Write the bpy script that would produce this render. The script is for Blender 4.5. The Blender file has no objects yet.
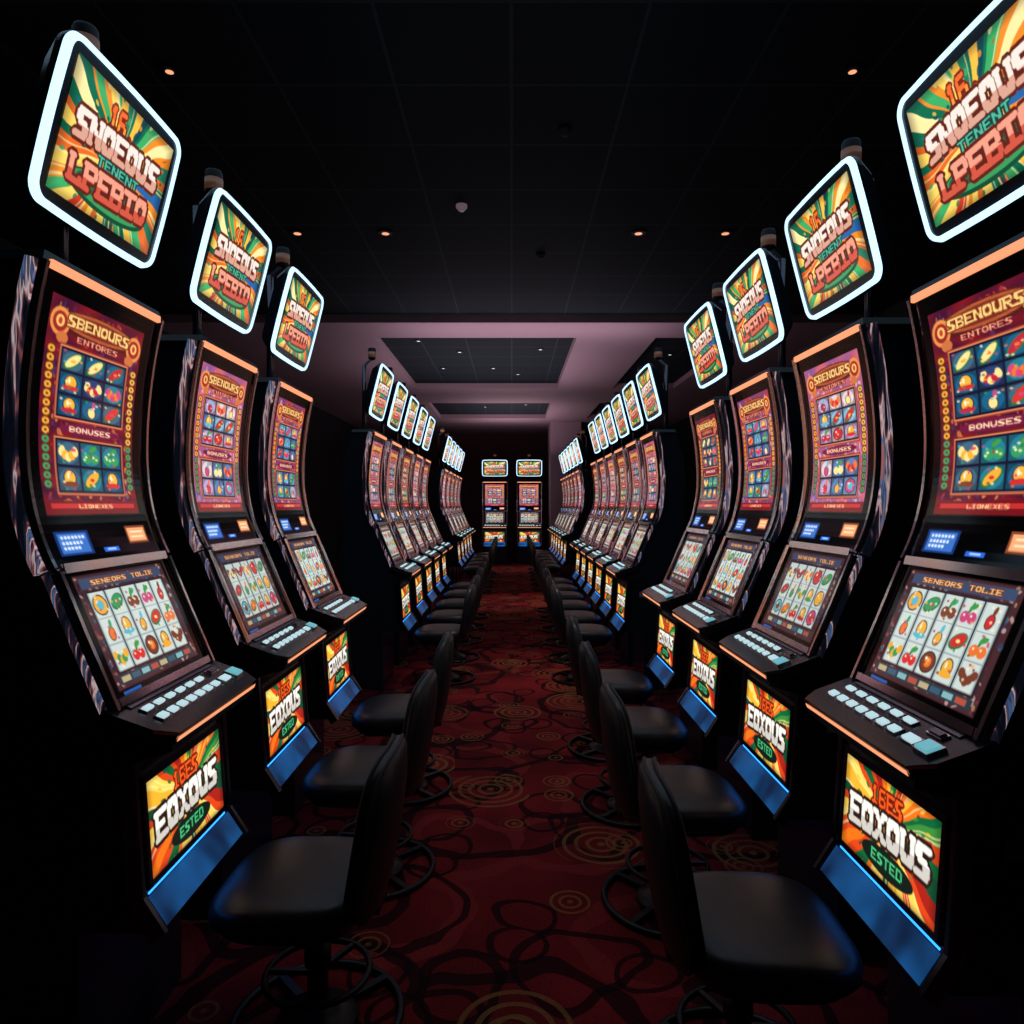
import bpy, bmesh, math, random
import numpy as np
from mathutils import Vector
random.seed(7)
U=1.7; k=U/700.0; CAMH=630*k
scene=bpy.context.scene
try:
    scene.view_settings.view_transform='Standard'
    scene.view_settings.look='None'
except Exception as e: print(e)

# ---------------------------------------------------------------- materials
def principled(name,col,rough=0.5,metal=0.0,emis=None,estr=0.0,coat=0.0,spec=0.5):
    m=bpy.data.materials.new(name); m.use_nodes=True
    b=m.node_tree.nodes['Principled BSDF']
    b.inputs['Base Color'].default_value=(*col,1)
    b.inputs['Roughness'].default_value=rough
    b.inputs['Metallic'].default_value=metal
    b.inputs['Specular IOR Level'].default_value=spec
    b.inputs['Coat Weight'].default_value=coat
    if emis:
        b.inputs['Emission Color'].default_value=(*emis,1)
        b.inputs['Emission Strength'].default_value=estr
    return m
def add_bump(m,scale,strength,dist=0.002):
    nt=m.node_tree; b=nt.nodes['Principled BSDF']
    tc=nt.nodes.new('ShaderNodeTexCoord'); n=nt.nodes.new('ShaderNodeTexNoise'); n.inputs['Scale'].default_value=scale
    n.inputs['Detail'].default_value=4
    bp=nt.nodes.new('ShaderNodeBump'); bp.inputs['Strength'].default_value=strength; bp.inputs['Distance'].default_value=dist
    nt.links.new(tc.outputs['Object'],n.inputs['Vector']); nt.links.new(n.outputs['Fac'],bp.inputs['Height']); nt.links.new(bp.outputs['Normal'],b.inputs['Normal'])
M_black=principled('cabinet_black_gloss',(0.016,0.022,0.031),0.20)
M_matte=principled('cabinet_black_matte',(0.014,0.018,0.024),0.6)
M_chrome=principled('chrome_trim',(0.90,0.80,0.82),0.14,1.0)
M_dchrome=principled('dark_chrome',(0.18,0.18,0.22),0.22,1.0)
M_base=principled('chair_base_black_metal',(0.010,0.011,0.014),0.4,.3)
M_orange=principled('orange_light_strip',(0.3,0.1,0.05),0.4,0,(1.0,0.36,0.17),1.1)
M_glow=principled('topper_glow_frame',(0.5,0.6,0.7),0.4,0,(0.47,0.74,1.0),1.75)
M_btn=principled('lit_button',(0.4,0.5,0.5),0.3,0,(0.50,0.74,0.80),0.9)
M_btn2=principled('lit_button_cyan',(0.1,0.4,0.5),0.3,0,(0.20,0.65,0.75),0.6)
M_bstrip=principled('blue_light_strip',(0.1,0.3,0.6),0.4,0,(0.02,0.24,1.0),3.0)
M_copper=principled('copper_cap',(0.40,0.22,0.16),0.35,0.6,(0.5,0.22,0.13),.08)  # weak emission painted in so the copper cap shows as if lit
M_label=principled('side_label',(0.35,0.33,0.33),0.6)
M_vinyl=principled('black_vinyl',(0.017,0.020,0.025),0.38); add_bump(M_vinyl,220,0.25,0.001)
def art_mat(name,strength):
    m=principled(name,(0.004,0.004,0.005),0.12,spec=0.5)
    nt=m.node_tree; a=nt.nodes.new('ShaderNodeAttribute'); a.attribute_name='Col'; b=nt.nodes['Principled BSDF']
    nt.links.new(a.outputs['Color'],b.inputs['Emission Color']); b.inputs['Emission Strength'].default_value=strength
    m.cycles.emission_sampling='NONE'
    return m
M_art=art_mat('screen_display',1.2)
M_artb=art_mat('screen_display_bright',1.2)
def painted_reflection_trim():  # chrome with coloured reflections painted in as emissive noise streaks
    m=principled('chrome_trim_painted_reflections',(0.45,0.40,0.44),0.16,1.0)
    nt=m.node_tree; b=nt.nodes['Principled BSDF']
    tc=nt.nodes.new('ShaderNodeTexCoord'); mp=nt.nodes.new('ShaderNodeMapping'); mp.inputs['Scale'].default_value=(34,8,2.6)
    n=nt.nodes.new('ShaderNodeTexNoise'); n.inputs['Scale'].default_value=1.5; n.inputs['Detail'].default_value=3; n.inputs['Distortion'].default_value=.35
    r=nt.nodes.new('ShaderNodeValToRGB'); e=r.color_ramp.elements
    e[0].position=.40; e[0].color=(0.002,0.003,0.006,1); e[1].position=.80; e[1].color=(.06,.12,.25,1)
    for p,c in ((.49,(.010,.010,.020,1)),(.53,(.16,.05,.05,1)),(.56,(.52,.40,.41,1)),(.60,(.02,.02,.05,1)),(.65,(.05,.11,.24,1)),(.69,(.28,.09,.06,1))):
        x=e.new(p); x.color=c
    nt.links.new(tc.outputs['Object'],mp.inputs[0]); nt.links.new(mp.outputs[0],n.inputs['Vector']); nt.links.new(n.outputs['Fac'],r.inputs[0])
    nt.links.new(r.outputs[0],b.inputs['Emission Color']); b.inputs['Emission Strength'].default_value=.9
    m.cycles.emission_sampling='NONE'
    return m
M_trim=painted_reflection_trim()
def kick():  # blue light falling on the plate is painted in as noisy emission
    m=principled('kick_plate_painted_blue_glow',(0.06,0.14,0.35),0.3,0.5)
    nt=m.node_tree; b=nt.nodes['Principled BSDF']
    tc=nt.nodes.new('ShaderNodeTexCoord'); n=nt.nodes.new('ShaderNodeTexNoise'); n.inputs['Scale'].default_value=4
    r=nt.nodes.new('ShaderNodeValToRGB'); e=r.color_ramp.elements
    e[0].position=.40; e[0].color=(0.001,0.012,0.05,1); e[1].position=.66; e[1].color=(.015,.20,.62,1)
    nt.links.new(tc.outputs['Object'],n.inputs['Vector']); nt.links.new(n.outputs['Fac'],r.inputs[0]); nt.links.new(r.outputs[0],b.inputs['Emission Color'])
    b.inputs['Emission Strength'].default_value=.6; return m
M_blue=kick()

# ---------------------------------------------------------------- raster painter (colours stored per mesh vertex)
FONT={'S':["01111","11000","11000","01110","00011","00011","11110"],'N':["10001","11001","11001","10101","10011","10011","10001"],
'O':["01110","11011","10001","10001","10001","11011","01110"],'E':["11111","10000","10000","11110","10000","10000","11111"],
'U':["10001","10001","10001","10001","10001","11011","01110"],'I':["11111","00100","00100","00100","00100","00100","11111"],
'T':["11111","00100","00100","00100","00100","00100","00100"],'L':["10000","10000","10000","10000","10000","10001","11111"],
'P':["11110","10001","10001","11110","10000","10000","11000"],'B':["11110","10001","10001","11110","10001","10001","11110"],
'X':["10001","01010","00100","00100","00100","01010","10001"],'H':["10001","10001","10001","11111","10001","10001","10001"],
'D':["11110","10001","10001","10001","10001","10001","11110"],'1':["00100","01100","00100","00100","00100","00100","01110"],
'6':["01110","10000","10000","11110","10001","10001","01110"],'R':["11110","10001","10001","11110","10100","10010","10001"],
'A':["01110","10001","10001","11111","10001","10001","10001"],' ':["00000"]*7,'.':["00000"]*6+["00100"]}
SS=3
class Canvas:
    def __init__(s,w,h,bg=(0,0,0)):
        s.w,s.h=w,h; s.W,s.H=w*SS,h*SS
        s.a=np.zeros((s.H,s.W,3)); s.a[:]=bg
        yy,xx=np.mgrid[0:s.H,0:s.W]; s.x=(xx+.5)/s.W; s.y=(yy+.5)/s.H   # 0..1, y down
        s.asp=w/h
    def put(s,mask,col,al=1.0):
        m=mask.astype(float)[...,None]*al
        s.a=s.a*(1-m)+np.array(col)*m
    def rect(s,x0,y0,x1,y1,col,al=1):
        X0,X1=max(0,int(round(x0*s.W))),min(s.W,int(round(x1*s.W))); Y0,Y1=max(0,int(round(y0*s.H))),min(s.H,int(round(y1*s.H)))
        s.a[Y0:Y1,X0:X1]=s.a[Y0:Y1,X0:X1]*(1-al)+np.array(col)*al
    def ell(s,cx,cy,rx,ry,col,al=1,rot=0):
        R=max(rx,ry/s.asp)*1.05; Ry=max(ry,rx*s.asp)*1.05
        X0,X1=max(0,int((cx-R)*s.W)-1),min(s.W,int((cx+R)*s.W)+2); Y0,Y1=max(0,int((cy-Ry)*s.H)-1),min(s.H,int((cy+Ry)*s.H)+2)
        if X1<=X0 or Y1<=Y0: return
        dx=(s.x[Y0:Y1,X0:X1]-cx)*s.asp; dy=s.y[Y0:Y1,X0:X1]-cy
        ca,sa=math.cos(rot),math.sin(rot)
        u=(dx*ca+dy*sa)/(rx*s.asp); v=(-dx*sa+dy*ca)/ry
        m=((u*u+v*v)<1).astype(float)[...,None]*al
        s.a[Y0:Y1,X0:X1]=s.a[Y0:Y1,X0:X1]*(1-m)+np.array(col)*m
    def text(s,t,cx,cy,w,h,col,outline=None,ow=1.0,rot=0.0,arc=0.0,bold=1.0,col2=None,serif=False):
        R=8; G=6*len(t)+3; bm=np.zeros((11*R,G*R),bool)
        for i,c in enumerate(t):
            for r in range(7):
                for q in range(5):
                    if FONT[c][r][q]=='1':
                        bm[(r+2)*R:(r+3)*R,(2+i*6+q)*R:(3+i*6+q)*R]=1
                        if serif and r in (0,6): bm[(r+2)*R+(0 if r==0 else 2):(r+3)*R-(2 if r==0 else 0),(2+i*6+q)*R-4:(3+i*6+q)*R+4]=1
        def dil(b,n):
            o=b.copy()
            for i in range(n):
                p=o.copy(); p[1:]|=o[:-1];p[:-1]|=o[1:];p[:,1:]|=o[:,:-1];p[:,:-1]|=o[:,1:]; o=p
            return o
        core=dil(bm,int(bold)); out=dil(core,int(R*ow))
        dx=(s.x-cx)*s.asp; dy=(s.y-cy); ca,sa=math.cos(rot),math.sin(rot)
        tx=(dx*ca+dy*sa)/s.asp/w; ty=(-dx*sa+dy*ca)/h
        ty=ty*(1-arc*.6*(tx*tx))-arc*(tx*tx)*.6
        ix=((tx+.5)*(G-4)+2)*R; iy=((ty+.5)*7+2)*R
        ok=(ix>=0)&(ix<G*R)&(iy>=0)&(iy<11*R)
        ixx=np.clip(ix,0,G*R-1).astype(int); iyy=np.clip(iy,0,11*R-1).astype(int)
        if outline is not None: s.put(ok&out[iyy,ixx],outline)
        s.put(ok&core[iyy,ixx],col)
        if col2 is not None: s.put(ok&core[iyy,ixx]&(ty>.08),col2)
    def get(s):
        a=s.a.reshape(s.h,SS,s.w,SS,3).mean(axis=(1,3)); a=np.clip(a,0,1)
        return np.where(a<=0.04045,a/12.92,((a+0.055)/1.055)**2.4)
def c255(*c): return tuple(v/255 for v in c)
def sunburst(c,cx,cy,seed,n=46,warm=False):
    rs=np.random.RandomState(seed)
    cols=[c255(15,105,75),c255(240,140,40),c255(255,215,100),c255(210,60,35),c255(60,170,100),c255(250,230,160),c255(15,70,80),c255(230,105,40),c255(30,120,90),c255(40,100,165),c255(250,190,70)]
    if warm: cols=[c255(225,70,25),c255(250,180,50),c255(15,100,55),c255(240,115,25),c255(255,215,90),c255(60,140,60),c255(170,35,25),c255(20,80,50)]
    ang=np.arctan2(c.y-cy,(c.x-cx)*c.asp); r=np.hypot(c.y-cy,(c.x-cx)*c.asp)
    ang=ang+.02*np.sin(r*14)
    b=np.sort((np.linspace(-math.pi,math.pi,n,endpoint=False)+rs.uniform(-.06,.06,n))); idx=np.searchsorted(b,ang)%n
    pal=[];last=-1
    for i in range(n):
        q=rs.randint(len(cols))
        while q==last: q=rs.randint(len(cols))
        last=q; pal.append(cols[q])
    c.a=np.array(pal)[idx]
    for a0 in rs.uniform(-math.pi,math.pi,26):
        d=np.abs(((ang-a0+math.pi)%(2*math.pi))-math.pi)
        c.put((d<.010+.008*rs.rand())&(r>.15),c255(255,235,170),.7)
    g=np.exp(-(r/0.17)**2)[...,None]; c.a=c.a*(1-g)+np.array(c255(255,215,110))*g
    for _ in range(70):
        a0=rs.uniform(-math.pi,math.pi); rr=rs.uniform(.32,.7)
        c.ell(cx+math.cos(a0)*rr/c.asp,cy+math.sin(a0)*rr,rs.uniform(.01,.03),rs.uniform(.006,.02),cols[rs.randint(len(cols))],.8,a0)
    v=1-0.35*np.clip((np.maximum(np.abs(c.x-.5),np.abs(c.y-.5))-.42)/.08,0,1)[...,None]; c.a*=v
def art_topper():
    c=Canvas(210,150); sunburst(c,.5,.5,3)
    o=c255(95,35,26)
    c.ell(.5,.80,.38,.14,c255(20,75,50)); c.ell(.5,.79,.35,.115,c255(60,150,90)); c.ell(.5,.77,.31,.09,c255(30,100,70))
    c.text('16.',.46,.19,.24,.18,c255(235,105,45),c255(120,35,18),.9,-.06,0,2,c255(250,150,60),True)
    c.text('SNOEOUS',.5,.385,.80,.20,c255(238,226,215),o,1.0,-.05,.3,3,c255(215,160,140),True)
    c.text('TENENT',.53,.555,.40,.080,c255(80,180,150),c255(25,60,55),1.2,-.05,0,1)
    c.text('LPEBIO',.5,.73,.74,.20,c255(235,155,130),o,1.0,-.05,-.3,3,c255(205,85,65),True)
    return c.get()
def art_belly():
    c=Canvas(170,100); sunburst(c,.5,.42,11,36,True)
    o=c255(45,25,20)
    c.ell(.52,.82,.27,.13,c255(20,30,25))
    c.text('16ES',.48,.22,.32,.18,c255(240,90,30),c255(110,25,10),1.0,-.03,0,1,None,True)
    c.text('EOXOUS',.5,.50,.82,.28,c255(240,238,230),o,1.0,-.04,.3,3,c255(205,200,190),True)
    c.text('ESTED',.52,.81,.32,.11,c255(70,190,120),c255(15,40,30),1.2,-.03,0,1)
    return c.get()
FR=[c255(205,45,45),c255(240,170,55),c255(50,150,90),c255(235,115,50),c255(215,50,50),c255(200,70,120),c255(245,220,140),c255(120,60,40),c255(185,40,60),c255(90,180,200)]
def symbol(c,rs,cx,cy,rx,ry):
    a=FR[rs.randint(len(FR))]; b=FR[rs.randint(len(FR))]; t=rs.randint(6); dark=c255(45,28,36); hi=c255(250,235,200)
    if t==0:
        c.ell(cx,cy,rx*.8,ry*.8,dark); c.ell(cx,cy,rx*.7,ry*.7,a); c.ell(cx,cy,rx*.38,ry*.38,b); c.ell(cx-rx*.25,cy-ry*.25,rx*.14,ry*.12,hi)
    elif t==1:
        c.ell(cx,cy-ry*.35,rx*.12,ry*.5,c255(50,120,60),1,.3); c.ell(cx+rx*.2,cy-ry*.5,rx*.38,ry*.2,c255(60,150,70),1,-.4)
        for s in (-1,1): c.ell(cx+s*rx*.36,cy+ry*.28,rx*.40,ry*.42,a); c.ell(cx+s*rx*.34-rx*.1,cy+ry*.16,rx*.1,ry*.09,hi)
    elif t==2:
        for i in range(5):
            c.ell(cx+(i-2)*rx*.28,cy+abs(i-2)**1.5*-ry*.16+ry*.3,rx*.30,ry*.36,b if i%2 else a,1,(i-2)*.4)
    elif t==3:
        c.ell(cx,cy-ry*.1,rx*.55,ry*.66,dark); c.ell(cx,cy-ry*.1,rx*.47,ry*.58,c255(235,175,60)); c.ell(cx,cy+ry*.4,rx*.7,ry*.22,a); c.ell(cx-rx*.15,cy-ry*.25,rx*.1,ry*.25,hi)
    elif t==4:
        c.ell(cx,cy+ry*.25,rx*.40,ry*.54,dark,1,.25); c.ell(cx,cy+ry*.25,rx*.33,ry*.47,a,1,.25); c.ell(cx+rx*.16,cy-ry*.5,rx*.16,ry*.34,b,1,.25)
    else:
        c.ell(cx,cy,rx*.85,ry*.55,c255(40,110,60),1,-.5); c.ell(cx,cy-ry*.05,rx*.72,ry*.42,a,1,-.5); c.ell(cx,cy,rx*.2,ry*.14,b)
    for _ in range(5):
        c.ell(cx+rs.uniform(-.8,.8)*rx,cy+rs.uniform(-.8,.8)*ry,rx*.12,ry*.10,FR[rs.randint(len(FR))] if rs.rand()<.6 else hi,.8)
def art_front(seed,tint):
    c=Canvas(160,236,(0,0,0)); rs=np.random.RandomState(seed)
    x0,x1,y0,y1=.075,.90,.085,.815
    bgA=np.array(tint[0]); bgB=np.array(tint[1])
    inside=(c.x>x0)&(c.x<x1)&(c.y>y0)&(c.y<y1)
    g=(.5+.5*np.sin(c.x*17+5*np.sin(c.y*13))*np.cos(c.y*21+c.x*4))[...,None]
    c.put(inside,bgA*g+bgB*(1-g))
    for _ in range(420):
        cx,cy=rs.uniform(x0+.03,x1-.03),rs.uniform(y0+.02,y1-.02)
        c.ell(cx,cy,rs.uniform(.006,.024),rs.uniform(.003,.012),tint[3][rs.randint(len(tint[3]))],.6,rs.uniform(0,3))
    c.ell(.49,.155,.37,.050,c255(80,28,25)); c.ell(.49,.150,.34,.040,c255(175,85,50)); c.ell(.49,.150,.30,.030,c255(120,40,35))
    for s in (-1,1):
        c.ell(.49+s*.33,.165,.075,.048,c255(225,140,70)); c.ell(.49+s*.33,.165,.055,.034,c255(150,40,35)); c.ell(.49+s*.33,.163,.032,.020,c255(240,190,110)); c.ell(.49+s*.33,.163,.015,.012,c255(190,60,40))
        c.ell(.49+s*.30,.215,.045,.02,c255(200,110,60))
    c.text('SBENOURS',.49,.148,.54,.036,c255(250,205,125),c255(110,40,20),.9,0,.5,1,None,True)
    c.text('ENTORES',.49,.205,.36,.020,c255(240,150,120),c255(90,20,30),1,0,0,1)
    for sx,cA in ((.105,c255(235,165,60)),(.835,c255(235,180,80))):
        for i in range(16):
            yy=.26+i*.030
            c.ell(sx+.02,yy,.034,.017,c255(90,40,20)); c.ell(sx+.02,yy,.026,.012,cA if i<10 else c255(60,150,100)); c.ell(sx+.02,yy,.010,.005,c255(120,50,25))
    def block(ya,yb,rows,cols,bx0,bx1):
        c.rect(bx0-.024,ya-.014,bx1+.024,yb+.014,c255(120,40,35)); c.rect(bx0-.016,ya-.009,bx1+.016,yb+.009,c255(225,130,85)); c.rect(bx0-.008,ya-.004,bx1+.008,yb+.004,c255(25,22,45))
        dw=(bx1-bx0)/cols; dh=(yb-ya)/rows
        for r in range(rows):
            for q in range(cols):
                base=np.array(tint[2][rs.randint(len(tint[2]))])
                X0,Y0,X1,Y1=bx0+q*dw+.007,ya+r*dh+.005,bx0+(q+1)*dw-.007,ya+(r+1)*dh-.005
                c.rect(X0,Y0,X1,Y1,base*.75); c.ell((X0+X1)/2,(Y0+Y1)/2,dw*.42,dh*.42,np.minimum(base*1.25,1),.6)
                symbol(c,rs,(X0+X1)/2,(Y0+Y1)/2,dw*.50,dh*.50)
    block(.245,.475,3,3,.205,.775)
    c.ell(.49,.515,.26,.022,c255(110,25,60)); c.text('BONUSES',.49,.515,.36,.018,c255(250,210,170),c255(120,30,60),1,0,0,1)
    block(.555,.735,2,3,.205,.775)
    c.rect(x0,.765,x1,.815,c255(110,18,25)); c.rect(.12,.776,.86,.792,c255(190,45,45)); c.text('LIONEXES',.49,.786,.3,.014,c255(250,210,150))
    c.rect(.08,.872,.35,.958,c255(20,50,110)); c.rect(.10,.880,.33,.950,c255(60,110,190))
    for i,yy in enumerate((.889,.908,.927)):
        for j in range(7-i): c.rect(.12+j*.028,yy,.12+j*.028+.020,yy+.011,c255(210,230,255))
    c.rect(.44,.940,.58,.958,c255(40,100,210)); c.rect(.47,.945,.55,.952,c255(170,200,255))
    c.rect(.70,.865,.91,.935,c255(130,65,40)); c.rect(.715,.873,.895,.927,c255(240,165,110))
    for yy in (.885,.905): c.rect(.74,yy,.87,yy+.008,c255(255,225,190))
    return c.get()
def art_lower(seed,br=1.0):
    c=Canvas(180,126,(0,0,0)); rs=np.random.RandomState(seed)
    c.rect(.07,.05,.93,.925,c255(70,40,45))
    for _ in range(420):
        c.ell(rs.uniform(.08,.92),rs.uniform(.07,.91),rs.uniform(.006,.022),rs.uniform(.006,.018),[c255(150,85,70),c255(60,55,95),c255(130,50,60),c255(190,140,95),c255(60,110,130),c255(30,20,30),c255(210,175,165)][rs.randint(7)],.75,rs.uniform(0,3))
    c.rect(.11,.075,.89,.155,c255(60,75,105)); c.text('SENEORS TOLIE',.5,.115,.6,.040,c255(240,190,130),c255(110,45,30),1,0,0,1)
    x0,x1,y0,y1=.13,.87,.19,.80
    c.rect(x0-.015,y0-.02,x1+.015,y1+.02,c255(50,34,42))
    dw=(x1-x0)/5
    for q in range(5):
        c.rect(x0+q*dw+.006,y0,x0+(q+1)*dw-.006,y1,c255(165,185,185)); c.rect(x0+q*dw+.016,y0,x0+(q+1)*dw-.016,y1,c255(205,218,212))
        for r in range(3): symbol(c,rs,x0+(q+.5)*dw,y0+(r+.5)*(y1-y0)/3,dw*.50,(y1-y0)/3*.50)
        for r in (1,2): c.rect(x0+q*dw+.01,y0+r*(y1-y0)/3-.003,x0+(q+1)*dw-.01,y0+r*(y1-y0)/3+.003,c255(130,140,150))
    c.rect(.11,.825,.89,.895,c255(40,60,70))
    for i in range(8): c.rect(.13+i*.093,.838,.205+i*.093,.882,[c255(190,170,130),c255(180,80,60),c255(130,180,185),c255(60,90,110)][(i*3)%4])
    c.rect(.10,.942,.26,.965,c255(30,90,170))
    c.a*=br
    return c.get()

# ---------------------------------------------------------------- mesh builder
class MB:
    def __init__(s): s.v=[];s.f=[];s.m=[];s.sm=[];s.mats=[]
    def mi(s,m):
        if m not in s.mats: s.mats.append(m)
        return s.mats.index(m)
    def add(s,vs,fs,mat,smooth=False):
        o=len(s.v); s.v+= [tuple(v) for v in vs]; i=s.mi(mat)
        for f in fs: s.f.append(tuple(a+o for a in f)); s.m.append(i); s.sm.append(smooth)
    def mesh(s,name):
        me=bpy.data.meshes.new(name); me.from_pydata(s.v,[],s.f)
        for m in s.mats: me.materials.append(m)
        me.polygons.foreach_set('material_index',s.m); me.polygons.foreach_set('use_smooth',s.sm)
        me.update()
        bm=bmesh.new(); bm.from_mesh(me); bmesh.ops.recalc_face_normals(bm,faces=bm.faces); bm.to_mesh(me); bm.free()
        return me
def L(X,Y,H): return ((X+400)*k, Y*k, (H+630)*k)       # machine local coords from photo units
def prism(mb,poly,y0,y1,mat):
    n=len(poly); vs=[L(x,y0,h) for x,h in poly]+[L(x,y1,h) for x,h in poly]
    fs=[(i,(i+1)%n,(i+1)%n+n,i+n) for i in range(n)]
    fs+=[tuple(range(n)),tuple(range(2*n-1,n-1,-1))]
    mb.add(vs,fs,mat)
def normals(path):
    out=[]
    for i in range(len(path)):
        a=path[max(i-1,0)]; b=path[min(i+1,len(path)-1)]
        t=Vector((b[0]-a[0],b[1]-a[1])).normalized(); out.append((-t.y,t.x))
    return out
def bar(mb,path,y0,y1,dout,din,mat,ch=2.0,smooth=False):
    N=normals(path); vs=[];fs=[]
    sec=[(y0+ch,dout),(y1-ch,dout),(y1,dout-ch),(y1,-din+ch),(y1-ch,-din),(y0+ch,-din),(y0,-din+ch),(y0,dout-ch)]
    for p,n in zip(path,N):
        for y,d in sec: vs.append(L(p[0]+n[0]*d,y,p[1]+n[1]*d))
    m=len(sec)
    for i in range(len(path)-1):
        for j in range(m): fs.append((i*m+j,i*m+(j+1)%m,(i+1)*m+(j+1)%m,(i+1)*m+j))
    fs.append(tuple(range(m))); fs.append(tuple(range((len(path)-1)*m,len(path)*m)))
    mb.add(vs,fs,mat,False)
def obox(mb,c,ax,ay,az,mat,top=None,ch=0.0):
    c=Vector(c);ax=Vector(ax);ay=Vector(ay);az=Vector(az)
    vs=[c+ax*sx*(1-ch*(sz>0))+ay*sy*(1-ch*(sz>0))+az*sz for sz in(-1,1) for sx,sy in((-1,-1),(1,-1),(1,1),(-1,1))]
    mb.add(vs,[(0,3,2,1),(0,1,5,4),(1,2,6,5),(2,3,7,6),(3,0,4,7)],mat)
    mb.add(vs[4:],[(0,1,2,3)],top or mat)
def lathe(mb,prof,cx,cy,mat,n=24,smooth=True,conv=lambda p:p):
    vs=[];fs=[]
    for r,z in prof:
        for j in range(n):
            a=2*math.pi*j/n; vs.append(conv((cx+r*math.cos(a),cy+r*math.sin(a),z)))
    for i in range(len(prof)-1):
        for j in range(n): fs.append((i*n+j,i*n+(j+1)%n,(i+1)*n+(j+1)%n,(i+1)*n+j))
    fs.append(tuple(range(n))); fs.append(tuple(range((len(prof)-1)*n,len(prof)*n)))
    mb.add(vs,fs,mat,smooth)
def resample(path,n):
    d=[0]
    for i in range(1,len(path)): d.append(d[-1]+math.hypot(path[i][0]-path[i-1][0],path[i][1]-path[i-1][1]))
    t=np.linspace(0,d[-1],n); return list(zip(np.interp(t,d,[p[0] for p in path]),np.interp(t,d,[p[1] for p in path])))
def smoothpath(pts,n=40):
    h=np.array([p[1] for p in pts]); x=np.array([p[0] for p in pts]); c=np.polyfit(h,x,4)
    hh=np.linspace(h[0],h[-1],n); return [(float(np.polyval(c,a)),float(a)) for a in hh]
def art_grid(name,path,y0,y1,off,art,mat):
    H,W,_=art.shape; P=resample(path,H); N=normals(P)
    ys=np.linspace(y0,y1,W); co=np.zeros((H,W,3))
    for i,(p,n) in enumerate(zip(P,N)):
        co[i,:,0]=(p[0]+n[0]*off+400)*k; co[i,:,1]=ys*k; co[i,:,2]=(p[1]+n[1]*off+630)*k
    idx=np.arange(H*W).reshape(H,W)
    f=np.stack([idx[:-1,:-1],idx[1:,:-1],idx[1:,1:],idx[:-1,1:]],-1).reshape(-1,4)
    me=bpy.data.meshes.new(name); me.from_pydata(co.reshape(-1,3).tolist(),[],f.tolist())
    at=me.color_attributes.new('Col','FLOAT_COLOR','POINT')
    rgba=np.ones((H*W,4)); rgba[:,:3]=art.reshape(-1,3); at.data.foreach_set('color',rgba.ravel().astype(np.float32))
    me.polygons.foreach_set('use_smooth',[True]*len(me.polygons)); me.materials.append(mat); me.update()
    return me

# ---------------------------------------------------------------- slot machine meshes
UP=smoothpath([(-472,248),(-482,200),(-489,150),(-493,100),(-493,50),(-487,0),(-477,-35),(-464,-66)],36)
mb=MB()
body=[(x-4,h) for x,h in UP]+[(-468,-66),(-409,-209),(-346,-236),(-344,-250),(-388,-262),(-378,-400),(-356,-434),(-440,-434),(-440,-630),(-580,-630),(-588,-200),(-572,-80),(-580,60),(-575,160),(-548,258),(-477,256)]
prism(mb,body,-111,111,M_black)
for s in (-1,1):
    a,b=sorted((s*110,s*121))
    bar(mb,UP,a,b,6,3,M_chrome,3)
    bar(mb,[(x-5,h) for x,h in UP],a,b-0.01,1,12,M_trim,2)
    a,b=sorted((s*112,s*116))
    bar(mb,[(x-19,h) for x,h in UP],a,b,1,2.5,M_chrome,.5)
    a,b=sorted((s*107,s*118))
    bar(mb,[(-462,-70),(-434,-138),(-403,-210)],a,b,7,4,M_chrome,3)
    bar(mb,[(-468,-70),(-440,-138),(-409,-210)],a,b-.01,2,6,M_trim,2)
    bar(mb,[(-386,-262),(-382,-330),(-377,-400),(-354,-436)],*sorted((s*104,s*114)),4,14,M_dchrome,2)
obox(mb,L(-508,0,253),(38*k,0,0),(0,119*k,0),(0,0,5*k),M_black,ch=.04)
obox(mb,L(-469,0,246),(2.5*k,0,0),(0,109*k,0),(0,0,4*k),M_orange)
bar(mb,[(-465,-62),(-462,-72)],-106,106,7,6,M_chrome,1)
bar(mb,[(-406,-200),(-403,-208)],-106,106,5,6,M_chrome,1)
dt=Vector((56,0,-22)).normalized(); dn=Vector((22,0,56)).normalized()
plan=[(-410,-122),(-358,-122),(-339,-108),(-339,108),(-358,122),(-410,122)]
def deckp(x,y,d): 
    h=-208-(x+404)*0.36
    return L(x+dn.x*d,y,h+dn.z*d)
vs=[deckp(x,y,0) for x,y in plan]+[deckp(x,y,-15) for x,y in plan]
n=6; mb.add(vs,[(i,(i+1)%n,(i+1)%n+n,i+n) for i in range(n)]+[tuple(range(n)),tuple(range(2*n-1,n-1,-1))],M_black)
st=[(-337.8,-107),(-337.8,107)]
vs=[deckp(x,y,-5) for x,y in st]+[deckp(x,y,-10.5) for x,y in st]
mb.add(vs,[(0,1,3,2)],M_orange)
st=[(-357,-122.8),(-338,-108),(-338,108),(-357,122.8)]
vs=[deckp(x,y,-0.5) for x,y in st]+[deckp(x,y,-3.5) for x,y in st]
mb.add(vs,[(i,i+1,i+5,i+4) for i in range(3)],M_chrome)
dx=Vector((1,0,-0.36)).normalized()
def button(x,y,hx,hy,mat,h=2.2):
    obox(mb,deckp(x,y,h/2),tuple(dx*(hx+1.6)*k),(0,(hy+1.6)*k,0),tuple(dn*(h*.5)*k),M_chrome)
    obox(mb,deckp(x,y,h+0.8),tuple(dx*hx*k),(0,hy*k,0),tuple(dn*1.2*k),mat,ch=.1)
for i in range(7): button(-366,-88+i*21.5,4.2,6.5,M_btn)
for i in range(6): button(-384,-84+i*24,3.2,7.5,M_btn)
button(-366,70,5,9,M_btn); button(-366,98,8,10,M_btn2,4)
button(-386,78,3.5,10,M_dchrome)
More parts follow.
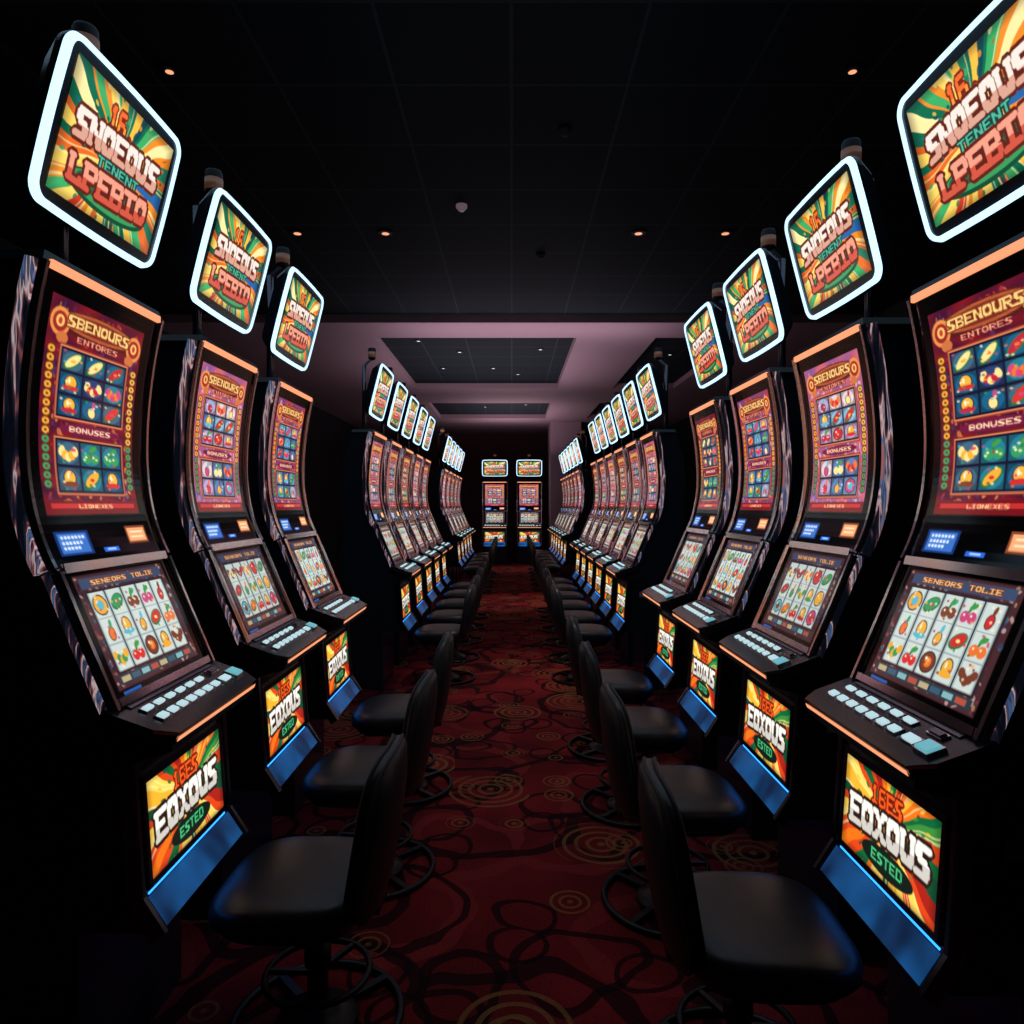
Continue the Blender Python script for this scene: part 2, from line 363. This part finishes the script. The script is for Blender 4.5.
obox(mb,deckp(-399,0,0.8),tuple(dx*5*k),(0,96*k,0),tuple(dn*0.8*k),M_dchrome)
def bel(h): return -388+( -262-h)*10/138.0
for y0,y1,h0,h1 in ((-98,-90,-284,-396),(90,98,-284,-396)):
    bar(mb,[(bel(h0),h0),(bel(h1),h1)],y0,y1,5,2,M_dchrome,1)
bar(mb,[(bel(-282),-282),(bel(-290),-290)],-98,98,5,2,M_dchrome,1)
bar(mb,[(bel(-391),-391),(bel(-398),-398)],-98,98,5,2,M_dchrome,1)
vs=[L(-374,-101,-403),L(-374,101,-403),L(-354.5,101,-432),L(-354.5,-101,-432)]
mb.add(vs,[(0,1,2,3)],M_blue)
obox(mb,L(-377,0,-402.5),(1.2*k,0,0),(0,96*k,0),(0,0,1.0*k),M_bstrip)
obox(mb,L(-366,0,-435),(3*k,0,0),(0,96*k,0),(0,0,.8*k),M_bstrip)
for i in range(3):
    obox(mb,L(bel(-268)+1,0,-266-i*4.5),(1.2*k,0,0),(0,70*k,0),(0,0,1.0*k),M_dchrome)
obox(mb,L(-436,111.5,-305),(12*k,0,0),(0,.6*k,0),(0,0,9*k),M_label)
for xx,hh in ((-409,-262),(-421,-262),(-413,-285)):
    obox(mb,L(xx,112,hh),(4*k,0,0),(0,1.5*k,0),(0,0,4*k),M_dchrome,ch=.3)
cabinet_me=mb.mesh('slot_cabinet')

# topper
tb=MB()
TT=Vector((-440,486)); TB=Vector((-485,309)); tc=(TT+TB)/2; tv=(TT-TB).normalized(); tn=Vector((tv.y,-tv.x))
def TP(a,b,d):
    p=tc+tv*b+tn*d; return L(p.x,a,p.y)
def rrect(w,h,r,bulge=2.5,n=8,e=6):
    pts=[]
    for cx,cy,a0 in ((w-r,h-r,0),(-w+r,h-r,90),(-w+r,-h+r,180),(w-r,-h+r,270)):
        arc=[(cx+r*math.cos(math.radians(a0+90*i/n)),cy+r*math.sin(math.radians(a0+90*i/n))) for i in range(n+1)]
        pts+=arc
        nx={0:(-(w-r),h),90:(-w,-(h-r)),180:(w-r,-h),270:(w,h-r)}[a0]
        for i in range(1,e): pts.append((arc[-1][0]+(nx[0]-arc[-1][0])*i/e,arc[-1][1]+(nx[1]-arc[-1][1])*i/e))
    return [(x+math.copysign(bulge*(1-(y/h)**2),x)*(abs(x)/w)**4,y+math.copysign(bulge*(1-(x/w)**2),y)*(abs(y)/h)**4) for x,y in pts]
def loft(layers,mats,caps=(True,True)):
    n=len(layers[0][0])
    for i in range(len(layers)-1):
        A=[TP(x,y,layers[i][1]) for x,y in layers[i][0]]; B=[TP(x,y,layers[i+1][1]) for x,y in layers[i+1][0]]
        tb.add(A+B,[(j,(j+1)%n,(j+1)%n+n,j+n) for j in range(n)],mats[i])
    if caps[0]: tb.add([TP(x,y,layers[0][1]) for x,y in layers[0][0]],[tuple(range(n))],mats[0])
    if caps[1]: tb.add([TP(x,y,layers[-1][1]) for x,y in layers[-1][0]],[tuple(range(n))],mats[-1])
W2,H2=118,89
loft([(rrect(W2-20,H2-20,14),-34),(rrect(W2-2,H2-2,19),-14),(rrect(W2,H2,20),-8),(rrect(W2,H2,20),-5),(rrect(W2-2,H2-2,19),1.5),(rrect(W2-6,H2-6,15),2),(rrect(W2-7.2,H2-7.2,14),-1)],
     [M_black,M_black,M_dchrome,M_glow,M_glow,M_glow,M_black],(True,True))
lathe(tb,[(7,245),(7,500),(2,502)],-528,0,M_dchrome,20,True,lambda p:L(*p))
obox(tb,L(-514,0,510),(16*k,0,14*k),(0,4*k,0),(-2.5*k,0,3*k),M_dchrome)
lathe(tb,[(3,516),(11,520),(14,526),(14,556),(12,560),(3,561)],-500,0,M_matte,20,True,lambda p:L(*p))
lathe(tb,[(14.6,526),(14.6,546)],-500,0,M_copper,20,True,lambda p:L(*p))
for s in (-1,1):
    obox(tb,TP(0+s*22,0,-38),tuple(Vector((tn.x*8,0,tn.y*8))*k),(0,4*k,0),tuple(Vector((tv.x*40,0,tv.y*40))*k),M_black)
obox(tb,L(-508,0,395),(22*k,0,0),(0,26*k,0),(0,0,10*k),M_black)
topper_me=tb.mesh('topper_housing')

warmspk=[c255(215,60,50),c255(90,40,90),c255(230,150,80),c255(130,30,50),c255(60,60,120),c255(250,190,100)]
pinkspk=[c255(240,200,210),c255(170,140,190),c255(235,130,120),c255(120,160,225),c255(250,235,215),c255(210,60,70)]
tinA=(c255(125,22,32),c255(65,18,45),[c255(25,90,125),c255(35,115,135),c255(40,60,105),c255(60,95,120)],warmspk)
tinB=(c255(205,95,105),c255(130,80,140),[c255(130,170,205),c255(170,150,190),c255(80,120,170),c255(220,190,195)],pinkspk)
tinC=(c255(175,50,60),c255(95,60,120),[c255(90,145,185),c255(70,95,155),c255(170,150,180)],pinkspk)
fronts=[art_grid('upper_screen',UP,-108,108,1.0,art_front(s,t),M_art) for s,t in ((1,tinA),(5,tinB),(9,tinC))]
lowers=[art_grid('lower_screen',[(-464,-70),(-407,-205)],-106,106,2.5,art_lower(s,br),M_art) for s,br in ((2,.95),(6,.88))]
belly_me=art_grid('belly_screen',[(bel(-289),-289),(bel(-392),-392)],-91,91,3.5,art_belly(),M_artb)
pt=tc+tv*(H2-18); pb=tc-tv*(H2-18)
topart_me=art_grid('topper_screen',[tuple(pt),tuple(pb)],-(W2-18),(W2-18),-0.2,art_topper(),M_artb)

def child(name,me,par,dx=0):
    o=bpy.data.objects.new(name,me); scene.collection.objects.link(o); o.parent=par; o.location=(dx,0,0); return o
def machine(X,Y,rot,variant,scale=(1,1,1),tdx=0):
    e=bpy.data.objects.new('slot_machine',None); e.empty_display_size=.2
    scene.collection.objects.link(e); e.location=(X,Y,0); e.rotation_euler=(0,0,rot); e.scale=scale
    child('cabinet',cabinet_me,e); child('upper_screen',fronts[variant%3],e); child('lower_screen',lowers[variant%2],e)
    child('belly_screen',belly_me,e); child('topper_housing',topper_me,e,tdx); child('topper_screen',topart_me,e,tdx)

# ---------------------------------------------------------------- chair
cb=MB()
def sup(hw,hd,n=3.4,N=48):
    out=[]
    for i in range(N):
        a=2*math.pi*i/N; c,s=math.cos(a),math.sin(a)
        out.append((hd*math.copysign(abs(c)**(2/n),c),hw*math.copysign(abs(s)**(2/n),s)))
    return out
def kk(p): return (p[0]*k,p[1]*k,p[2]*k)
def cushion(hw,hd,z0,z1,cx=0):
    prof=[(.05,0),(.88,0),(.95,.06),(.99,.22),(1.0,.42),(1.0,.60),(.985,.76),(.95,.88),(.88,.96),(.72,1.02),(.5,1.05),(.25,1.07),(.03,1.075)]
    base=sup(hw,hd); vs=[];n=len(base)
    for s,t in prof:
        for x,y in base:
            z=z0+(z1-z0)*t
            z-= 10*max(0,(-x*s/hd))**3*t
            vs.append(kk((cx+x*s,y*s,z)))
    fs=[(i*n+j,i*n+(j+1)%n,(i+1)*n+(j+1)%n,(i+1)*n+j) for i in range(len(prof)-1) for j in range(n)]
    fs+=[tuple(range(n)),tuple(range((len(prof)-1)*n,len(prof)*n))]
    cb.add(vs,fs,M_vinyl,True)
cushion(94,92,150,188)
cushion(80,78,138,151)
def backpt(y,z,d):
    t=(z-150)/190.0
    x=90+24*t+8*math.sin(t*3.0) - 20*(abs(y)/88)**2.2
    return kk((x+d,y,z))
ol=sup(86,96,3.6,56)
prof=[(.04,-14),(.6,-14),(.88,-12.5),(.96,-9),(1.0,-2),(1.0,5),(.97,10),(.9,13),(.6,14),(.04,14)]
vs=[];n=len(ol)
for s,d in prof:
    for zz,y in ol: 
        w=1-0.10*max(0,zz/98)
        vs.append(backpt(y*s*w,243+zz*s,d))
cb.add(vs,[(i*n+j,i*n+(j+1)%n,(i+1)*n+(j+1)%n,(i+1)*n+j) for i in range(len(prof)-1) for j in range(n)]+[tuple(range(n)),tuple(range((len(prof)-1)*n,len(prof)*n))],M_vinyl,True)
for d in (-5,7):
    vs=[];m=8
    for i,(zz,y) in enumerate(ol):
        w=1-0.10*max(0,zz/98)
        for j in range(m):
            a=2*math.pi*j/m; rr=1.0+ .022*math.cos(a)
            vs.append(backpt(y*rr*w,243+zz*rr,d+2.2*math.sin(a)))
    cb.add(vs,[(i*m+j,i*m+(j+1)%m,((i+1)%n)*m+(j+1)%m,((i+1)%n)*m+j) for i in range(n) for j in range(m)],M_matte,True)
obox(cb,kk((0,0,134)),(60*k,0,0),(0,50*k,0),(0,0,4*k),M_base)
obox(cb,kk((68,0,147)),(34*k,0,0),(0,22*k,0),(0,0,4*k),M_base)
PX=22
lathe(cb,[(48,0.5),(50,3),(48,8),(30,13),(24,18),(19,24),(13,28),(12,70),(16,72),(16,90),(11,92),(11,136)],PX,0,M_base,40,True,kk)
def torus(cx,z,R,r,mat):
    vs=[];N=48;m=8
    for i in range(N):
        A=2*math.pi*i/N
        for j in range(m):
            a=2*math.pi*j/m; vs.append(kk((cx+(R+r*math.cos(a))*math.cos(A),(R+r*math.cos(a))*math.sin(A),z+r*math.sin(a))))
    cb.add(vs,[(i*m+j,i*m+(j+1)%m,((i+1)%N)*m+(j+1)%m,((i+1)%N)*m+j) for i in range(N) for j in range(m)],mat,True)
torus(PX,5.5,100,5,M_base)
torus(PX,60,62,4,M_base)
for a in (0,90,180,270):
    ca,sa=math.cos(math.radians(a+45)),math.sin(math.radians(a+45))
    obox(cb,kk((PX+ca*72,sa*72,6)),(ca*27*k,sa*27*k,0),(-sa*5*k,ca*5*k,0),(0,0,4*k),M_base)
for a in (0,120,240):
    ca,sa=math.cos(math.radians(a+60)),math.sin(math.radians(a+60))
    obox(cb,kk((PX+ca*36,sa*36,60)),(ca*27*k,sa*27*k,0),(-sa*3*k,ca*3*k,0),(0,0,3*k),M_base)
chair_me=cb.mesh('casino_chair')
def chair(X,Y,rot):
    o=bpy.data.objects.new('casino_chair',chair_me); scene.collection.objects.link(o)
    o.location=(X,Y,0); o.rotation_euler=(0,0,rot)

SP=0.505
XL=-400*k; XR=411*k
def bank(side,z0,n,v0=0,sp=SP):
    for i in range(n):
        zc=z0+.172+i*sp
        if side<0:
            machine(XL,zc*U,0,v0+i); chair(-259*k,(zc+.05)*U,random.uniform(-.06,.06))
        else:
            machine(XR,zc*U,math.pi,v0+i,(1,1,1),-11*k); chair(269*k,(zc+.05)*U,math.pi+random.uniform(-.06,.06))
bank(-1,1.0,3,0); bank(1,.87,4,0,.497)
bank(-1,3.40,5,1); bank(1,3.40,6,1,.47)
bank(-1,7.0,5,1); bank(1,7.2,6,1,.47)
for x in (-17.5,17.5):
    machine(x*10.6*k,10.7*U,-math.pi/2,1,(1,1.15,1))

# ---------------------------------------------------------------- room
def boxobj(name,x0,x1,y0,y1,z0,z1,mat):
    b=MB(); obox(b,((x0+x1)/2,(y0+y1)/2,(z0+z1)/2),((x1-x0)/2,0,0),(0,(y1-y0)/2,0),(0,0,(z1-z0)/2),mat)
    o=bpy.data.objects.new(name,b.mesh(name)); scene.collection.objects.link(o); return o
class NT:
    def __init__(s,m): s.nt=m.node_tree
    def n(s,t,**kw):
        x=s.nt.nodes.new(t)
        for a,b in kw.items(): setattr(x,a,b)
        return x
    def inp(s,sock,v):
        if hasattr(v,'is_output') : s.nt.links.new(v,sock)
        else: sock.default_value=v
    def math(s,op,a,b=0.0,c=0.0):
        x=s.n('ShaderNodeMath',operation=op); s.inp(x.inputs[0],a); s.inp(x.inputs[1],b); s.inp(x.inputs[2],c); return x.outputs[0]
    def mix(s,f,a,b):
        x=s.n('ShaderNodeMix',data_type='RGBA'); s.inp(x.inputs[0],f)
        for sock,v in ((x.inputs[6],a),(x.inputs[7],b)):
            if hasattr(v,'is_output'): s.nt.links.new(v,sock)
            else: sock.default_value=(*v,1)
        return x.outputs[2]
M_carpet=principled('patterned_carpet',(0.1,0.01,0.01),0.95,spec=0.1)
q=NT(M_carpet); b=M_carpet.node_tree.nodes['Principled BSDF']
tcn=q.n('ShaderNodeTexCoord'); co=tcn.outputs['Object']
nz=q.n('ShaderNodeTexNoise'); q.inp(nz.inputs['Vector'],co); nz.inputs['Scale'].default_value=1.3; nz.inputs['Detail'].default_value=3
base=q.mix(q.math('MULTIPLY_ADD',nz.outputs['Fac'],3.0,-1.0),(0.14,0.012,0.016),(0.40,0.028,0.034))
def vor(scale,rand,offset,warp=0.0):
    mp=q.n('ShaderNodeMapping'); q.inp(mp.inputs['Vector'],co); mp.inputs['Location'].default_value=offset
    vec=mp.outputs[0]
    if warp:
        wn=q.n('ShaderNodeTexNoise'); q.inp(wn.inputs['Vector'],vec); wn.inputs['Scale'].default_value=2.0
        vm=q.n('ShaderNodeVectorMath',operation='SCALE'); q.nt.links.new(wn.outputs['Color'],vm.inputs[0]); vm.inputs['Scale'].default_value=warp
        va=q.n('ShaderNodeVectorMath',operation='ADD'); q.nt.links.new(vec,va.inputs[0]); q.nt.links.new(vm.outputs[0],va.inputs[1]); vec=va.outputs[0]
    v=q.n('ShaderNodeTexVoronoi',voronoi_dimensions='2D'); q.inp(v.inputs['Vector'],vec); v.inputs['Scale'].default_value=scale; v.inputs['Randomness'].default_value=rand
    s=q.n('ShaderNodeSeparateColor'); q.nt.links.new(v.outputs['Color'],s.inputs[0])
    return v.outputs['Distance'],s.outputs
col=base
d,c=vor(1.3,.9,(2.1,7.7,0),.4)
m=q.math('LESS_THAN',q.math('ABSOLUTE',q.math('SUBTRACT',d,.33)),.05); col=q.mix(q.math('MULTIPLY',m,.6),col,(0.42,0.045,0.045))
for sc,off,w,r0,wd in ((1.0,(0.3,.2,0),.35,.40,.030),(1.5,(4.3,2.2,0),.5,.30,.030),(1.2,(9.3,5.2,0),.3,.18,.022),(2.2,(1.3,8.2,0),.2,.22,.025)):
    d,c=vor(sc,.9,off,w)
    m=q.math('LESS_THAN',q.math('ABSOLUTE',q.math('SUBTRACT',d,r0)),wd)
    col=q.mix(q.math('MULTIPLY',m,.85),col,(0.020,0.006,0.010))
for sc,off,thr,rad,freq in ((1.9,(0.35,.15,0),.50,.50,10.0),(4.2,(3.0,1.0,0),.66,.38,7.0)):
    d,c=vor(sc,.75,off)
    ring=q.math('LESS_THAN',q.math('FRACT',q.math('MULTIPLY',d,freq)),.34)
    ins=q.math('LESS_THAN',d,q.math('MULTIPLY_ADD',c[1],.15,rad-.15))
    on=q.math('GREATER_THAN',c[0],thr)
    m=q.math('MULTIPLY',q.math('MULTIPLY',ring,ins),on)
    gn=q.n('ShaderNodeTexNoise'); q.inp(gn.inputs['Vector'],co); gn.inputs['Scale'].default_value=3
    col=q.mix(q.math('MULTIPLY',m,q.math('MULTIPLY_ADD',gn.outputs['Fac'],1.2,.05)),col,(0.44,0.20,0.07))
fz=q.n('ShaderNodeTexNoise'); q.inp(fz.inputs['Vector'],co); fz.inputs['Scale'].default_value=110
col2=q.mix(q.math('MULTIPLY',fz.outputs['Fac'],.7),col,(0.0,0.0,0.0))
q.nt.links.new(col2,b.inputs['Base Color'])
bp=q.n('ShaderNodeBump'); bp.inputs['Strength'].default_value=.6; bp.inputs['Distance'].default_value=.005; q.nt.links.new(fz.outputs['Fac'],bp.inputs['Height']); q.nt.links.new(bp.outputs[0],b.inputs['Normal'])

M_ceil=principled('ceiling_tile',(0.02,0.025,0.035),0.9,spec=.2)
q=NT(M_ceil); b=M_ceil.node_tree.nodes['Principled BSDF']; tcn=q.n('ShaderNodeTexCoord'); sx=q.n('ShaderNodeSeparateXYZ'); q.nt.links.new(tcn.outputs['Object'],sx.inputs[0])
def line(o,period,w,off=0): 
    f=q.math('FRACT',q.math('MULTIPLY_ADD',o,1/period,off)); return q.math('LESS_THAN',f,w/period)
g=q.math('MAXIMUM',line(sx.outputs[0],.61,.018,.02+100),line(sx.outputs[1],.61,.018))
nz=q.n('ShaderNodeTexNoise'); q.inp(nz.inputs['Vector'],tcn.outputs['Object']); nz.inputs['Scale'].default_value=90
tile=q.mix(nz.outputs['Fac'],(0.010,0.019,0.027),(0.018,0.032,0.043))
q.nt.links.new(q.mix(g,tile,(0.040,0.060,0.077)),b.inputs['Base Color'])
M_mauve=principled('mauve_plaster',(0.50,0.36,0.43),0.8); add_bump(M_mauve,60,.1)
M_wall=principled('dark_wall_paint',(0.020,0.027,0.038),0.8); add_bump(M_wall,50,.15)
M_wallr=principled('dark_red_wall_paint',(0.12,0.05,0.055),0.8); add_bump(M_wallr,50,.15)
ZC=CAMH+906*k; RX=4.2; Y0=-1.6; Y1=12.3*U
boxobj('floor',-RX,RX,Y0,Y1,-.1,0,M_carpet)
boxobj('ceiling',-RX,RX,Y0,Y1,ZC,ZC+.1,M_ceil)
boxobj('wall_left',-RX-.1,-RX,Y0,Y1,0,ZC,M_wall); boxobj('wall_right',RX,RX+.1,Y0,Y1,0,ZC,M_wall)
boxobj('wall_back',-RX,RX,Y1,Y1+.1,0,ZC,M_wallr); boxobj('wall_front',-RX,RX,Y0-.1,Y0,0,ZC,M_wall)
SZ=CAMH+866*k
def sof(i,x0,x1,z0,z1): boxobj('trim_%d'%i,max(x0*k,-RX),min(x1*k,RX),z0*U,z1*U,SZ,ZC,M_mauve)
sof(1,-2000,2000,4.75,5.18); sof(2,-2000,-715,5.18,12.3); sof(3,335,745,5.18,12.3); sof(4,1200,2000,5.18,12.3)
for i,(a,bz) in enumerate(((7.44,8.5),(10.0,12.3))):
    sof(5+2*i,-715,335,a,bz); sof(6+2*i,745,1200,a,bz)
boxobj('column',400*k,720*k,10.4*U,11.1*U,0,SZ,M_mauve)
boxobj('baseboard_back',-RX,RX,Y1-.02,Y1,0,.12,M_matte)
boxobj('baseboard_left',-RX,-RX+.02,Y0,Y1,0,.12,M_matte); boxobj('baseboard_right',RX-.02,RX,Y0,Y1,0,.12,M_matte)

M_dl=principled('downlight_lamp',(0.5,0.3,0.2),0.5,0,(1.0,0.42,0.22),1.1)
M_dlw=principled('cool_downlight_lamp',(0.5,0.5,0.6),0.5,0,(0.75,0.85,1.0),1.0)
def downl(x,y,z,mat,r=.045):
    d=MB(); lathe(d,[(r+.03,z-.012),(r+.03,z),(.01,z)],0,0,M_matte,24,False); lathe(d,[(r,z-.014),(r*.5,z-.016),(.005,z-.016)],0,0,mat,24,False)
    o=bpy.data.objects.new('recessed_ceiling_light',d.mesh('recessed_ceiling_light')); scene.collection.objects.link(o); o.location=(x,y,0)
for zz in (2.08,3.32):
    for x in (-1.73,-1.02,1.02,1.72):
        if zz==2.08 and abs(x)<1.5: continue
        downl(x,zz*U,ZC,M_dl,.020 if zz<3 else .030)
for x,zz in ((-1.25,5.5),(-.75,5.9),(-.3,6.6),(.4,5.8),(.1,6.9),(-1.1,6.6),(2.3,6.0),(2.2,6.8),(-.6,9.2),(.3,9.0)):
    downl(x,zz*U,ZC,M_dlw,.022)
def dome(name,x,y,r,mat):
    d=MB(); lathe(d,[(r*1.3,ZC),(r*1.3,ZC-.02),(r,ZC-.025),(r*.9,ZC-.035),(r*.6,ZC-.045),(.005,ZC-.05)],0,0,mat,24,True)
    o=bpy.data.objects.new(name,d.mesh(name)); scene.collection.objects.link(o); o.location=(x,y,0)
M_domel=principled('dome_painted_glow',(0.35,0.28,0.30),.3,0,(.8,.55,.6),.12)
dome('smoke_detector',-.37,3.02*U,.032,M_domel); dome('smoke_detector',.31,2.4*U,.03,M_matte); dome('smoke_detector',.25,3.6*U,.03,M_matte)

def area(name,loc,rot,sx,sy,e,col):
    l=bpy.data.lights.new(name,'AREA'); l.shape='RECTANGLE'; l.size=sx; l.size_y=sy; l.energy=e; l.color=col
    o=bpy.data.objects.new(name,l); scene.collection.objects.link(o); o.location=loc; o.rotation_euler=rot; return o
def spot(x,y,e,ang=80,col=(1,.8,.7),z=None):
    l=bpy.data.lights.new('aisle_downlight','SPOT'); l.energy=e; l.color=col; l.spot_size=math.radians(ang); l.spot_blend=1; l.shadow_soft_size=.12
    o=bpy.data.objects.new('aisle_downlight',l); scene.collection.objects.link(o); o.location=(x,y,z or ZC-.06)
for zz,e in ((1.5,18),(2.5,42),(3.7,105),(5.0,160),(6.5,170),(8.2,120),(9.8,80)):
    spot(0.05,zz*U,e,40)
area('unseen_soffit_fill',(0.2,4.9*U,2.9),(math.pi,0,0),3.0,.5,9,(1,.75,.85))  # unseen area lights added under the soffits to brighten them from below
area('unseen_soffit_fill',(-.3,6.3*U,2.75),(math.pi,0,0),2.6,3,20,(1,.75,.85))
area('unseen_soffit_fill',(-.1,9.4*U,2.75),(math.pi,0,0),1.6,3,20,(1,.72,.8))
area('unseen_ambient_fill',(0,2.4*U,ZC-.05),(0,0,0),5,5,26,(.5,.75,1))  # unseen cool fill light added to lift dark cabinets and chairs
w=bpy.data.worlds.new('World'); scene.world=w; w.use_nodes=True
w.node_tree.nodes['Background'].inputs[0].default_value=(.3,.4,.6,1); w.node_tree.nodes['Background'].inputs[1].default_value=.02

cam=bpy.data.cameras.new('camera'); cam.sensor_width=36; cam.lens=700/1024*36; cam.shift_y=-7/1024; cam.clip_start=.02
co_=bpy.data.objects.new('camera',cam); scene.collection.objects.link(co_); co_.location=(0,0,CAMH); co_.rotation_euler=(math.pi/2,0,0)
scene.camera=co_
